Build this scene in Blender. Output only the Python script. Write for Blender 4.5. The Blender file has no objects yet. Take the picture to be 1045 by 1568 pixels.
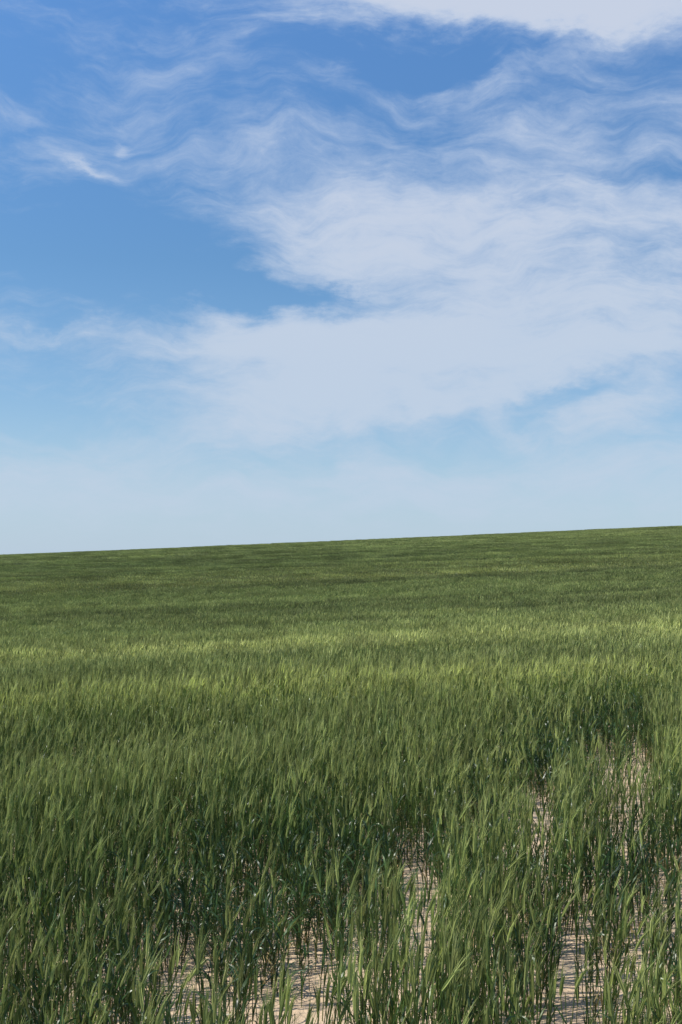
import bpy, math, numpy as np
from mathutils import Vector, Matrix
rng = np.random.default_rng(7)
S = bpy.context.scene
S.view_settings.view_transform = 'Standard'
S.view_settings.look = 'None'
S.view_settings.exposure = 0
COL = S.collection

# ------------------------------------------------------------------ camera
F_PX = 1681.0          # focal length in px of a 1045x1568 picture
PITCH = math.radians(3.4)
CAM_H = 1.75
def vnoise(x, y, seed, freq=1.0):
    r = np.random.default_rng(seed)
    out = np.zeros_like(np.asarray(x, dtype=float) + np.asarray(y, dtype=float))
    for k in range(10):
        a = r.uniform(0, 2*math.pi); f = freq*r.uniform(.5, 1.8); p = r.uniform(0, 6.28)
        out = out + np.sin((np.cos(a)*x + np.sin(a)*y)*f + p)
    return out/3.2
def softplus(t, k):
    return k*np.logaddexp(0, t/k)
def ground(x, y):
    x = np.asarray(x, float); y = np.asarray(y, float)
    g = 0.043*400*np.tanh(x/400)
    g = g + 0.046*softplus(y-38, 9) - 0.072*softplus(y-300, 25)
    g = g - 0.02*softplus(-y-10, 5)
    g = g + 0.11*np.exp(-((y-12.0-0.08*x)/1.5)**2)
    w = np.clip((y-15)/60, 0, 1)
    g = g + w*0.07*np.sin(y/9.0 + 0.02*x + 1.0*np.sin(x/37.0)) + w*0.15*vnoise(x*0.35, y, 3, 1/22.)
    return g
cam_d = bpy.data.cameras.new("camera"); cam = bpy.data.objects.new("camera", cam_d)
COL.objects.link(cam); S.camera = cam
cam_d.sensor_fit = 'VERTICAL'; cam_d.sensor_height = 36; cam_d.lens = 36*F_PX/1568
cam_d.clip_end = 8000; cam_d.clip_start = 0.05
cam.location = (0, 0, float(ground(0, 0))+CAM_H)
cam.rotation_euler = (math.pi/2+PITCH, 0, 0)

# ------------------------------------------------------------------ sun + sky
EL = math.radians(48); ROT = math.radians(-98)
sd = Vector((math.sin(ROT)*math.cos(EL), math.cos(ROT)*math.cos(EL), math.sin(EL)))
ld = bpy.data.lights.new("sun", 'SUN'); ld.energy = 5.0; ld.angle = math.radians(.55); ld.color = (1, .96, .87)
lo = bpy.data.objects.new("sun", ld); COL.objects.link(lo)
lo.rotation_euler = sd.to_track_quat('Z', 'Y').to_euler(); lo.location = (0, -10, 30)

W = bpy.data.worlds.new("World"); S.world = W; W.use_nodes = True
nt = W.node_tree; nt.nodes.clear()
class NB:
    def __init__(s, nt): s.nt = nt
    def n(s, t, **kw):
        nd = s.nt.nodes.new(t)
        for k, v in kw.items(): setattr(nd, k, v)
        return nd
    def put(s, sock, v):
        if isinstance(v, bpy.types.NodeSocket): s.nt.links.new(v, sock)
        elif v is not None: sock.default_value = v
    def m(s, op, a, b=None, c=None, clamp=False):
        nd = s.n('ShaderNodeMath', operation=op); nd.use_clamp = clamp
        s.put(nd.inputs[0], a); s.put(nd.inputs[1], b); s.put(nd.inputs[2], c)
        return nd.outputs[0]
    def v(s, op, a, b=None, sc=None):
        nd = s.n('ShaderNodeVectorMath', operation=op)
        s.put(nd.inputs[0], a); s.put(nd.inputs[1], b)
        if sc is not None: s.put(nd.inputs['Scale'], sc)
        return nd.outputs['Value'] if op in ('DOT_PRODUCT', 'LENGTH') else nd.outputs[0]
    def mix(s, f, a, b, bt='MIX'):
        nd = s.n('ShaderNodeMix', data_type='RGBA', blend_type=bt)
        s.put(nd.inputs[0], f); s.put(nd.inputs[6], a); s.put(nd.inputs[7], b)
        return nd.outputs[2]
    def noise(s, vec, scale, detail=4, rough=.5, dist=0, out=0):
        nd = s.n('ShaderNodeTexNoise'); s.put(nd.inputs['Vector'], vec)
        nd.inputs['Scale'].default_value = scale; nd.inputs['Detail'].default_value = detail
        nd.inputs['Roughness'].default_value = rough; nd.inputs['Distortion'].default_value = dist
        return nd.outputs[out]
    def mapping(s, vec, loc=(0,0,0), rot=(0,0,0), sc=(1,1,1), t='POINT'):
        nd = s.n('ShaderNodeMapping', vector_type=t); s.put(nd.inputs['Vector'], vec)
        nd.inputs['Location'].default_value = loc; nd.inputs['Rotation'].default_value = rot
        nd.inputs['Scale'].default_value = sc
        return nd.outputs[0]
    def ramp(s, f, lo, hi, a=0., b=1., it='SMOOTHSTEP'):
        nd = s.n('ShaderNodeMapRange', interpolation_type=it)
        s.put(nd.inputs[0], f); s.put(nd.inputs[1], lo); s.put(nd.inputs[2], hi)
        s.put(nd.inputs[3], a); s.put(nd.inputs[4], b)
        return nd.outputs[0]
B = NB(nt)
tc = B.n('ShaderNodeTexCoord').outputs['Generated']
sky = B.n('ShaderNodeTexSky', sky_type='NISHITA'); sky.sun_disc = False
sky.sun_elevation = EL; sky.sun_rotation = ROT
sky.air_density = 1.0; sky.dust_density = 0.4; sky.ozone_density = 2.0
sx = B.n('ShaderNodeSeparateXYZ'); B.put(sx.inputs[0], tc)
az = B.m('ARCTAN2', sx.outputs[0], sx.outputs[1])
el = B.m('ARCSINE', sx.outputs[2])
cx = B.n('ShaderNodeCombineXYZ'); B.put(cx.inputs[0], az); B.put(cx.inputs[1], el)
P = cx.outputs[0]
# domain warp
w1 = B.noise(P, 5.5, 3, .55, 0, 1); w2 = B.noise(B.mapping(P, sc=(.8, 1.6, 1)), 20, 6, .62, 0, 1)
w1 = B.v('SUBTRACT', w1, (.5, .5, .5)); w2 = B.v('SUBTRACT', w2, (.5, .5, .5))
Pw = B.v('ADD', P, B.v('SCALE', w1, sc=.07)); Pw = B.v('ADD', Pw, B.v('SCALE', w2, sc=.06))
Pn = B.v('ADD', P, B.v('SCALE', w1, sc=.12))
def px2ae(c, r):
    d = Vector(((c-522.5)/F_PX, 1, (784-r)/F_PX)); d = Matrix.Rotation(PITCH, 3, 'X') @ d; d.normalize()
    return math.atan2(d.x, d.y), math.asin(d.z)
blobs = [
 (900,290,360,110,12,.47),(850,450,420,120,0,.58),(560,310,190,62,-8,.55),(470,390,120,42,-12,.55),
 (420,540,230,44,2,.75),(440,625,170,52,10,.85),(680,560,240,90,0,.55),(950,550,170,80,10,.5),
 (830,-8,330,40,-3,1.5),(138,250,46,11,-25,.6),(192,214,22,10,-30,.35),(90,140,230,70,15,.12),(90,215,150,40,0,.12),
 (440,190,150,55,25,.22),(300,90,220,14,28,.15),(80,515,80,13,0,.4),(760,120,140,16,14,.35),(820,190,150,35,12,.2),
 (610,100,210,50,8,-.35),(170,375,220,70,0,-.6),(400,452,205,20,-3,-.85),(90,600,260,40,0,-.12),
 (430,700,170,18,8,-.25),(870,612,90,18,14,-.6),(1020,240,110,20,5,-.35),(780,650,180,25,10,-.08),
 (548,665,22,18,0,.4),(650,620,45,24,0,.4),(780,655,40,14,-30,.35),(930,640,60,25,30,.4),
 (480,742,1100,50,0,.55),(60,50,190,90,0,-.16),
]
D = None
for (c, r, rx, ry, rot, amp) in blobs:
    a, e = px2ae(c, r)
    q = B.mapping(Pw, (a, e, 0), (0, 0, math.radians(rot)), (rx/F_PX*1.05, ry/F_PX*1.05, 1), 'TEXTURE')
    q = B.v('DOT_PRODUCT', q, q)
    g = B.m('EXPONENT', B.m('MULTIPLY', q, -1.))
    D = B.m('MULTIPLY_ADD', g, amp, D if D is not None else 0.13)
# streaky detail
stre = B.noise(B.mapping(Pn, rot=(0, 0, math.radians(-22)), sc=(1, 4.4, 1)), 8, 8, .66, .3)
stre2 = B.noise(B.mapping(Pn, rot=(0, 0, math.radians(15)), sc=(1, 3.2, 1)), 6, 7, .62, .2)
fine = B.noise(B.mapping(Pw, rot=(0, 0, math.radians(-10)), sc=(1, 2., 1)), 34, 7, .66, .2)
det = B.m('ADD', B.m('MULTIPLY', B.m('SUBTRACT', stre, .5), 1.6), B.m('MULTIPLY', B.m('SUBTRACT', stre2, .5), 1.1))
det = B.m('ADD', det, B.m('MULTIPLY', B.m('SUBTRACT', fine, .5), .45))
det = B.m('MULTIPLY', det, B.ramp(el, .0, .14, .25, 1))
# everywhere outside the observed part of the sky: generic cirrus
absaz = B.m('ABSOLUTE', az)
away = B.m('MAXIMUM', B.ramp(absaz, .42, .8), B.ramp(el, .62, .95))
gen = B.ramp(B.noise(tc, 2.2, 6, .6, .6), .42, .7, 0, .6)
D = B.m('ADD', D, B.m('MULTIPLY', away, gen))
D = B.m('ADD', D, det)
alpha = B.ramp(D, -0.10, 1.15, 0, .90)
ccol = B.mix(B.ramp(D, .4, 1.4), (.49, .60, .79, 1), (.62, .68, .80, 1))
ccol = B.mix(B.ramp(el, .40, .1), ccol, (.54, .64, .775, 1))
skyc = B.v('SCALE', sky.outputs[0], sc=.10)
tnt = B.mix(B.ramp(el, .06, .28, 0, 1, 'LINEAR'), (.98, 1.15, 1.24, 1), (.78, 1.12, 1.32, 1))
tnt = B.mix(B.ramp(el, .28, .50, 0, 1, 'LINEAR'), tnt, (.90, 1.36, 1.74, 1))
base = B.mix(1.0, skyc, tnt, 'MULTIPLY')
# horizon haze
hz = B.m('EXPONENT', B.m('MULTIPLY', B.m('POWER', B.m('DIVIDE', B.m('MAXIMUM', el, 0.), .11), 1.6), -1.))
base = B.mix(B.m('MULTIPLY', hz, .85), base, (.46, .58, .75, 1))
fin = B.mix(alpha, base, ccol)
bg = B.n('ShaderNodeBackground'); B.put(bg.inputs[0], fin); bg.inputs[1].default_value = 1.0
wo = B.n('ShaderNodeOutputWorld'); nt.links.new(bg.outputs[0], wo.inputs[0])

# ------------------------------------------------------------------ materials
def new_mat(name):
    m = bpy.data.materials.new(name); m.use_nodes = True; m.node_tree.nodes.clear()
    return m, NB(m.node_tree)
def field_pos(b):
    pos = b.n('ShaderNodeNewGeometry').outputs['Position']
    s = b.n('ShaderNodeSeparateXYZ'); b.put(s.inputs[0], pos)
    x, y = s.outputs[0], s.outputs[1]
    wob = b.m('MULTIPLY', b.m('SUBTRACT', b.noise(pos, .25, 2), .5), 2.0)
    yy = b.m('ADD', b.m('ADD', y, wob), b.m('MULTIPLY', x, -.08))
    def band(c, w, a):
        t = b.m('DIVIDE', b.m('SUBTRACT', yy, c), w)
        return b.m('MULTIPLY', b.m('EXPONENT', b.m('MULTIPLY', b.m('MULTIPLY', t, t), -1.)), a)
    return pos, y, band
def field_factor(b):
    """yellowness (riper, lighter) of the crop as a function of the place in the field"""
    pos, y, band = field_pos(b)
    f = b.m('ADD', band(11.8, .9, .85), band(21, 1.6, .6))
    f = b.m('ADD', f, band(14.8, 1.8, -.15))
    st = b.noise(b.mapping(pos, sc=(.010, .10, 0), rot=(0, 0, .03)), 1.0, 7, .65)
    st2 = b.noise(b.mapping(pos, sc=(.03, .5, 0), rot=(0, 0, .02)), 1.0, 6, .65)
    near = b.noise(pos, .9, 3)
    f = b.m('ADD', f, b.m('MULTIPLY', b.m('SUBTRACT', st, .5), 1.5))
    f = b.m('ADD', f, b.m('MULTIPLY', b.m('SUBTRACT', st2, .5), 1.9))
    f = b.m('ADD', f, b.m('MULTIPLY', b.m('SUBTRACT', near, .5), .8))
    f = b.m('ADD', f, b.ramp(y, 60, 170, 0, .4))
    f = b.m('ADD', f, b.ramp(y, 22, 40, 0, -.33))
    return b.m('ADD', f, .34, clamp=True)
def streak_value(b):
    """darker streaks along the drilling direction of the far slope, paler bands nearer"""
    pos, y, band = field_pos(b)
    n = b.noise(b.mapping(pos, sc=(.022, .30, 0), rot=(0, 0, -.05)), 1.0, 8, .75)
    v = b.ramp(n, .39, .56, .45, 1.12, 'LINEAR')
    w = b.ramp(y, 16, 30)
    v = b.m('ADD', b.m('MULTIPLY', v, w), b.m('SUBTRACT', 1., w))
    return b.m('ADD', v, b.m('ADD', band(11.8, .9, .20), b.m('ADD', band(14.5, 1.4, -.10), band(21., 1.3, .18))))
def plant_mat(name, dark, light, rough, trans, spec=.5):
    m, b = new_mat(name)
    ff = field_factor(b)
    at = b.n('ShaderNodeAttribute', attribute_name='tint').outputs['Fac']
    col = b.mix(ff, dark, light)
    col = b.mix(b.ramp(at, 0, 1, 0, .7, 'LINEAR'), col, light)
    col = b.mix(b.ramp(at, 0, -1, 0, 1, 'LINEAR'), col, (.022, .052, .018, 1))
    dry = b.ramp(at, 1.2, 1.3)
    col = b.mix(dry, col, (.40, .32, .16, 1))
    hv = b.n('ShaderNodeHueSaturation'); b.put(hv.inputs['Color'], col)
    rnd = b.n('ShaderNodeObjectInfo').outputs['Random']
    rv = b.m('MULTIPLY', b.ramp(rnd, 0, 1, .66, 1.38, 'LINEAR'), b.ramp(b.noise(b.n('ShaderNodeNewGeometry').outputs['Position'], 5, 3), .3, .7, .75, 1.25, 'LINEAR'))
    rv = b.m('MULTIPLY', rv, streak_value(b))
    b.put(hv.inputs['Value'], rv); hv.inputs['Saturation'].default_value = 1.08
    p = b.n('ShaderNodeBsdfPrincipled'); b.put(p.inputs['Base Color'], hv.outputs[0])
    p.inputs['Roughness'].default_value = rough; p.inputs['Specular IOR Level'].default_value = spec
    t = b.n('ShaderNodeBsdfTranslucent'); b.put(t.inputs[0], hv.outputs[0])
    mx = b.n('ShaderNodeMixShader'); mx.inputs[0].default_value = trans
    b.nt.links.new(p.outputs[0], mx.inputs[1]); b.nt.links.new(t.outputs[0], mx.inputs[2])
    o = b.n('ShaderNodeOutputMaterial'); b.nt.links.new(mx.outputs[0], o.inputs[0])
    return m
M_LEAF = plant_mat("barley_leaf", (.032, .072, .024, 1), (.115, .172, .042, 1), .38, .25, .5)
M_STEM = plant_mat("barley_stem", (.056, .100, .028, 1), (.17, .215, .062, 1), .5, .1, .4)
M_EAR = plant_mat("barley_ear", (.130, .182, .060, 1), (.43, .45, .17, 1), .55, .3, .35)
MATS = [M_LEAF, M_STEM, M_EAR]

def ground_mat():
    m, b = new_mat("sandy_soil")
    pos = b.n('ShaderNodeNewGeometry').outputs['Position']
    s = b.n('ShaderNodeSeparateXYZ'); b.put(s.inputs[0], pos)
    n1 = b.noise(pos, 1.8, 6, .6); n2 = b.noise(pos, 38, 5, .65); n3 = b.noise(pos, 9, 4, .6)
    col = b.mix(b.ramp(n1, .3, .7), (.60, .44, .29, 1), (.72, .55, .38, 1))
    col = b.mix(b.ramp(n2, .45, .85), col, (.46, .34, .22, 1))
    cover = b.ramp(s.outputs[1], 40, 110)
    grn = b.mix(field_factor(b), (.03, .06, .025, 1), (.075, .12, .035, 1))
    col = b.mix(cover, col, grn)
    p = b.n('ShaderNodeBsdfPrincipled'); b.put(p.inputs['Base Color'], col); p.inputs['Roughness'].default_value = .95
    p.inputs['Specular IOR Level'].default_value = .15
    bp = b.n('ShaderNodeBump'); bp.inputs['Strength'].default_value = .8; bp.inputs['Distance'].default_value = .03
    b.put(bp.inputs['Height'], b.m('ADD', n3, b.m('MULTIPLY', n2, .5))); b.nt.links.new(bp.outputs[0], p.inputs['Normal'])
    o = b.n('ShaderNodeOutputMaterial'); b.nt.links.new(p.outputs[0], o.inputs[0])
    return m

# ------------------------------------------------------------------ ground sheet
NX, NY = 241, 420
u = np.linspace(-1, 1, NX); xs = np.sinh(u*6.2)
xs = xs/abs(xs).max()*1800
v = np.linspace(-.55, 1, NY); ys = np.sinh(v*6.8); ys = ys/ys.max()*3200
X, Y = np.meshgrid(xs, ys)
Z = ground(X, Y) + 0.012*vnoise(X, Y, 11, 14)*(np.hypot(X, Y) < 20)
vs = np.stack([X.ravel(), Y.ravel(), Z.ravel()], 1)
i = np.arange(NY-1)[:, None]*NX + np.arange(NX-1)[None, :]
fs = np.stack([i, i+1, i+NX+1, i+NX], -1).reshape(-1, 4)
gm = bpy.data.meshes.new("ground"); gm.from_pydata(vs.tolist(), [], fs.tolist()); gm.materials.append(ground_mat())
gm.polygons.foreach_set('use_smooth', np.ones(len(fs), bool))
COL.objects.link(bpy.data.objects.new("ground", gm))

# ------------------------------------------------------------------ plant prototypes
class MB:
    def __init__(s): s.v = []; s.f = []; s.mi = []; s.t = []
    def strip(s, pts, wid, side, mi, tint):
        n0 = len(s.v); n = len(pts)
        for k in range(n):
            p = pts[k]; sd_ = side[k] if isinstance(side, list) else side
            if wid[k] <= 0:
                s.v.append(tuple(p)); s.t.append(tint); s.v.append(tuple(p)); s.t.append(tint)
            else:
                s.v.append(tuple(p-sd_*wid[k]/2)); s.v.append(tuple(p+sd_*wid[k]/2)); s.t += [tint, tint]
        for k in range(n-1):
            a = n0+2*k
            if wid[k+1] <= 0: s.f.append((a, a+1, a+2))
            else: s.f.append((a, a+1, a+3, a+2))
            s.mi.append(mi)
    def mesh(s, name):
        me = bpy.data.meshes.new(name); me.from_pydata(s.v, [], s.f)
        for m in MATS: me.materials.append(m)
        me.polygons.foreach_set('material_index', s.mi)
        me.polygons.foreach_set('use_smooth', [True]*len(s.f))
        at = me.attributes.new('tint', 'FLOAT', 'POINT'); at.data.foreach_set('value', s.t)
        return me
def V(*a): return np.array(a, float)
def unit(a): return a/ (np.linalg.norm(a)+1e-9)
def leaf(mb, base, az_, L, w, rise, droop, tint, seg=5, mi=0):
    h = V(math.cos(az_), math.sin(az_), 0); p = base.copy(); pts = [p.copy()]; ang = rise
    tw = rng.normal(0, 1.0)
    sides = []
    for k in range(seg+1):
        sd0 = V(-h[1], h[0], 0); up = V(-h[0]*math.sin(ang), -h[1]*math.sin(ang), math.cos(ang))
        a = tw*k/seg; sides.append(sd0*math.cos(a)+up*math.sin(a))
        if k < seg:
            p = p + (h*math.cos(ang)+V(0, 0, 1)*math.sin(ang))*L/seg; pts.append(p.copy())
            ang -= droop/seg*(0.4+1.2*k/seg)
    prof = [.55, 1, .95, .75, .45, 0] if seg == 5 else [.6, 1, .7, 0]
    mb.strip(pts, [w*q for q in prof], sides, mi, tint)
def plant(mb, ox, oy, H, lod, ear=True, lw=1., bend=.03, floppy=0.):
    wind = V(1, .15, 0)
    az0 = rng.uniform(0, 6.28); lean = wind*rng.uniform(-.4, 1.5)*bend + V(math.cos(az0), math.sin(az0), 0)*rng.uniform(0, .10)
    n = 4 if lod == 0 else 2
    pts = []
    for k in range(n+1):
        t = k/n; pts.append(V(ox, oy, 0)+V(0, 0, H*t*(1-.04*t))+lean*H*t**2)
    ty = rng.uniform(0, 1)**1.5
    sw = [.0040, .0038, .0034, .003, .0026] if lod == 0 else ([.006, .005, .004] if lod == 1 else [.012, .010, .008])
    a = rng.uniform(0, 3.14)
    if lod < 2:
        mb.strip(pts, sw[:n+1], V(math.cos(a), math.sin(a), 0), 1, ty)
        if lod == 0: mb.strip(pts, sw[:n+1], V(-math.sin(a), math.cos(a), 0), 1, ty)
    def at(t):
        return V(ox, oy, 0)+V(0, 0, H*t*(1-.04*t))+lean*H*t**2
    nl = (4 if floppy == 0 else 7) if lod == 0 else (3 if lod == 1 else 2)
    for k in range(nl):
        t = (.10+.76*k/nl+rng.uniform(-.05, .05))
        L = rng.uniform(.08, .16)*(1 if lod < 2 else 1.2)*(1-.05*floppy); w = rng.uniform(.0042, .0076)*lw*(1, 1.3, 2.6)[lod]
        tint = rng.uniform(-.5, .5)+.5*t  # lighter towards the top: tip highlights put into the leaf colour
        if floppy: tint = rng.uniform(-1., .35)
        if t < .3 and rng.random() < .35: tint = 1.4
        az_ = rng.uniform(0, 6.28)
        dr = rng.uniform(.1, 1.0) if rng.random() < .72-.35*floppy else rng.uniform(1., 3.2)
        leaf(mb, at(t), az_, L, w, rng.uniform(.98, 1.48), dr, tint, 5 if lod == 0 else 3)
    if ear:
        top = at(1.0); d = unit(V(0, 0, 1)+lean*2.0+wind*rng.uniform(-.18, .32)+V(rng.normal(0, .12), rng.normal(0, .12), 0)); L = rng.uniform(.055, .085)
        et = rng.uniform(0, 1)**1.4*1.1
        s1 = unit(np.cross(d, V(math.cos(a), math.sin(a), .1))); s2 = np.cross(d, s1)
        w = (.0115, .014, .022)[lod]
        epts = [top, top+d*L*.3, top+d*L*.75, top+d*L*1.05+wind*.006]
        mb.strip(epts, [w*.5, w, w*.85, w*.2], s1, 2, et)
        if lod == 0: mb.strip(epts, [w*.5, w, w*.85, w*.2], s2, 2, et)
        na = (9, 3, 2)[lod]
        for k in range(na):
            st = top+d*L*(.1+.9*k/na); sa = rng.uniform(0, 6.28)
            dd = unit(d+(s1*math.cos(sa)+s2*math.sin(sa))*.2+wind*.05); AL = rng.uniform(.05, .09)
            mb.strip([st, st+dd*AL*.5, st+dd*AL+wind*.006], [(.0018, .003, .008)[lod], (.0014, .0025, .006)[lod], 0], unit(np.cross(dd, V(rng.normal(), rng.normal(), rng.normal()))), 2, et+.0)
def make_coll(name, n, fn):
    c = bpy.data.collections.new(name)
    for k in range(n):
        mb = MB(); fn(mb)
        c.objects.link(bpy.data.objects.new("%s_%02d" % (name, k), mb.mesh("%s_%02d" % (name, k))))
    return c
def tuft(mb):
    for k in range(4 if rng.random() < .5 else 5): plant(mb, rng.normal(0, .03), rng.normal(0, .03), rng.uniform(.34, .57), 0, rng.random() < .92)
def leafy(mb):
    for k in range(4): plant(mb, rng.normal(0, .04), rng.normal(0, .04), rng.uniform(.28, .48), 0, rng.random() < .25, 1.45, .03, 1.)
def patch1(mb):   # 0.6 m
    for k in range(90): plant(mb, rng.uniform(-.3, .3), rng.uniform(-.3, .3), rng.uniform(.38, .58), 1, rng.random() < .92)
def patch2(mb):   # 2 m
    for k in range(360): plant(mb, rng.uniform(-1, 1), rng.uniform(-1, 1), rng.uniform(.40, .60), 2, True)
C_T = make_coll("barley_tuft", 18, tuft)
C_L = make_coll("leafy_tuft", 10, leafy)
C_1 = make_coll("barley_patch", 8, patch1)
C_2 = make_coll("barley_block", 6, patch2)

# ------------------------------------------------------------------ scattering
def gn_tree(coll, name):
    g = bpy.data.node_groups.new(name, 'GeometryNodeTree')
    g.interface.new_socket('Geometry', in_out='INPUT', socket_type='NodeSocketGeometry')
    g.interface.new_socket('Geometry', in_out='OUTPUT', socket_type='NodeSocketGeometry')
    N = g.nodes; L = g.links
    gi = N.new('NodeGroupInput'); go = N.new('NodeGroupOutput')
    m2p = N.new('GeometryNodeMeshToPoints')
    ci = N.new('GeometryNodeCollectionInfo'); ci.inputs['Collection'].default_value = coll
    ci.inputs['Separate Children'].default_value = True; ci.inputs['Reset Children'].default_value = True
    iop = N.new('GeometryNodeInstanceOnPoints'); iop.inputs['Pick Instance'].default_value = True
    def attr(nm, ty):
        a = N.new('GeometryNodeInputNamedAttribute'); a.data_type = ty; a.inputs['Name'].default_value = nm
        return a.outputs['Attribute']
    L.new(gi.outputs[0], m2p.inputs['Mesh']); L.new(m2p.outputs[0], iop.inputs['Points'])
    L.new(ci.outputs[0], iop.inputs['Instance'])
    L.new(attr('idx', 'INT'), iop.inputs['Instance Index'])
    L.new(attr('rot', 'FLOAT_VECTOR'), iop.inputs['Rotation'])
    L.new(attr('scl', 'FLOAT_VECTOR'), iop.inputs['Scale'])
    L.new(iop.outputs[0], go.inputs[0])
    return g
root = bpy.data.objects.new("barley_field", None); COL.objects.link(root)
def scatter(name, coll, x, y, rotz, sxy, sz, tiltx=None, tilty=None, sink=0.):
    n = len(x); me = bpy.data.meshes.new(name)
    z = ground(x, y)-sink
    me.vertices.add(n); me.vertices.foreach_set('co', np.stack([x, y, z], 1).ravel())
    a = me.attributes.new('idx', 'INT', 'POINT'); a.data.foreach_set('value', rng.integers(0, 1000, n).astype(np.int32))
    if tiltx is None: tiltx = np.zeros(n); tilty = np.zeros(n)
    a = me.attributes.new('rot', 'FLOAT_VECTOR', 'POINT'); a.data.foreach_set('vector', np.stack([tiltx, tilty, rotz], 1).ravel().astype(np.float32))
    a = me.attributes.new('scl', 'FLOAT_VECTOR', 'POINT'); a.data.foreach_set('vector', np.stack([sxy, sxy, sz], 1).ravel().astype(np.float32))
    ob = bpy.data.objects.new(name, me); COL.objects.link(ob); ob.parent = root
    md = ob.modifiers.new("scatter", 'NODES'); md.node_group = gn_tree(coll, name+"_nodes")
    return ob
# near: drilled rows, running away to the right
NEAR = 15.
rd = unit(V(.47, .88, 0))[:2]; rn = np.array([rd[1], -rd[0]])
sp, st_ = .14, .076
ii, jj = np.meshgrid(np.arange(-170, 170), np.arange(-160, 360))
ii = ii.ravel(); jj = jj.ravel()
off = ii*sp+rng.normal(0, .012, ii.size); al = jj*st_+rng.normal(0, .02, ii.size)
x = rn[0]*off+rd[0]*al; y = rn[1]*off+rd[1]*al
k = (y > 1.7) & (y < NEAR) & (np.abs(x) < .42*y+1.8); x, y = x[k], y[k]
def track(x, y, x0, w):
    d = (x-(x0+.50*(y-4.55)+.1*np.sin(y*.9)))*.87
    return np.exp(-(d/w)**2)
T = np.maximum(track(x, y, -.20, .20), .85*track(x, y, 1.25, .2))
fade = 1/(1+np.exp((y-12.5)/.8))
patchy = .5+.5*vnoise(x, y, 21, 2.4)
def gap(cx_, cy_, w, L):
    """sparse lane in the crop, centred a little nearer than the visible bare soil"""
    d = math.hypot(cx_, cy_); e = (cx_/d, cy_/d)
    la = (x-cx_)*e[1]-(y-cy_)*e[0]; lo_ = (x-cx_)*e[0]+(y-cy_)*e[1]+.35*L
    return np.exp(-(la/w)**4-(lo_/L)**4)
GAPS = [(-.62,4.45,.10,.8),(-.24,4.3,.14,.78),(-.04,4.5,.12,.8),(.39,5.7,.12,1.0),(1.25,7.3,.10,1.15),(2.1,8.9,.10,1.6),
        (2.45,9.1,.08,1.5),(1.95,7.7,.08,1.2),(1.65,5.3,.10,1.0),(.93,4.6,.07,.7),(1.17,4.5,.07,.7)]
bare = np.maximum.reduce([gap(*g) for g in GAPS])
thin = np.clip(T*fade*(.28+.45*patchy), 0, .74)
r = rng.random(x.size)
keep = r > np.clip(np.maximum(thin*1.0, bare*1.3), 0, .91)
x, y, T, thin, fade, bare = x[keep], y[keep], T[keep], thin[keep], fade[keep], bare[keep]
wide = np.maximum(track(x, y, -.30, .46), .85*track(x, y, 1.3, .38))*fade
low = rng.random(x.size) < np.clip(wide*1.2*(.75+.5*vnoise(x, y, 33, 2.))+.08+.4*np.clip(vnoise(x, y, 41, 1.6)-.5, 0, 1), 0, .93)
hs = 1+.10*vnoise(x, y, 5, 1.3)+.06*vnoise(x, y, 6, 6)+rng.normal(0, .08, x.size)
for nm, c, mk, hh in (("eared_rows", C_T, ~low, hs*(1-.24*wide)), ("leafy_rows", C_L, low, hs)):
    q = mk; n = q.sum()
    scatter(nm, c, x[q], y[q], rng.normal(0, .55, n), np.ones(n), hh[q], rng.normal(0, .07, n), rng.normal(.01, .08, n))
def grid(y0, y1, s, jit, kx=.40, mx=2.5):
    yy = np.arange(y0, y1, s); xx = np.arange(-kx*y1-mx, kx*y1+mx, s)
    A, Bq = np.meshgrid(xx, yy); A = A.ravel()+rng.normal(0, jit, A.size); Bq = Bq.ravel()+rng.normal(0, jit, Bq.size)
    q = np.abs(A) < kx*Bq+mx
    return A[q], Bq[q]
a, b_ = grid(NEAR+.2, 60, .57, .06); n = len(a)
scatter("mid_rows", C_1, a, b_, rng.normal(0, .3, n), np.ones(n)*1.0, 1+.08*vnoise(a, b_, 5, 1.3), None, None, .02)
a, b_ = grid(60, 130, 1.75, .15, mx=8); n = len(a)
scatter("far_rows", C_2, a, b_, rng.uniform(0, 6.28, n), np.ones(n), 1+.1*vnoise(a, b_, 5, .3), None, None, .03)
a, b_ = grid(130, 345, 2.7, .3, mx=14); n = len(a)
scatter("distant_rows", C_2, a, b_, rng.uniform(0, 6.28, n), np.ones(n)*1.5, 1.1+.1*vnoise(a, b_, 5, .3), None, None, .05)
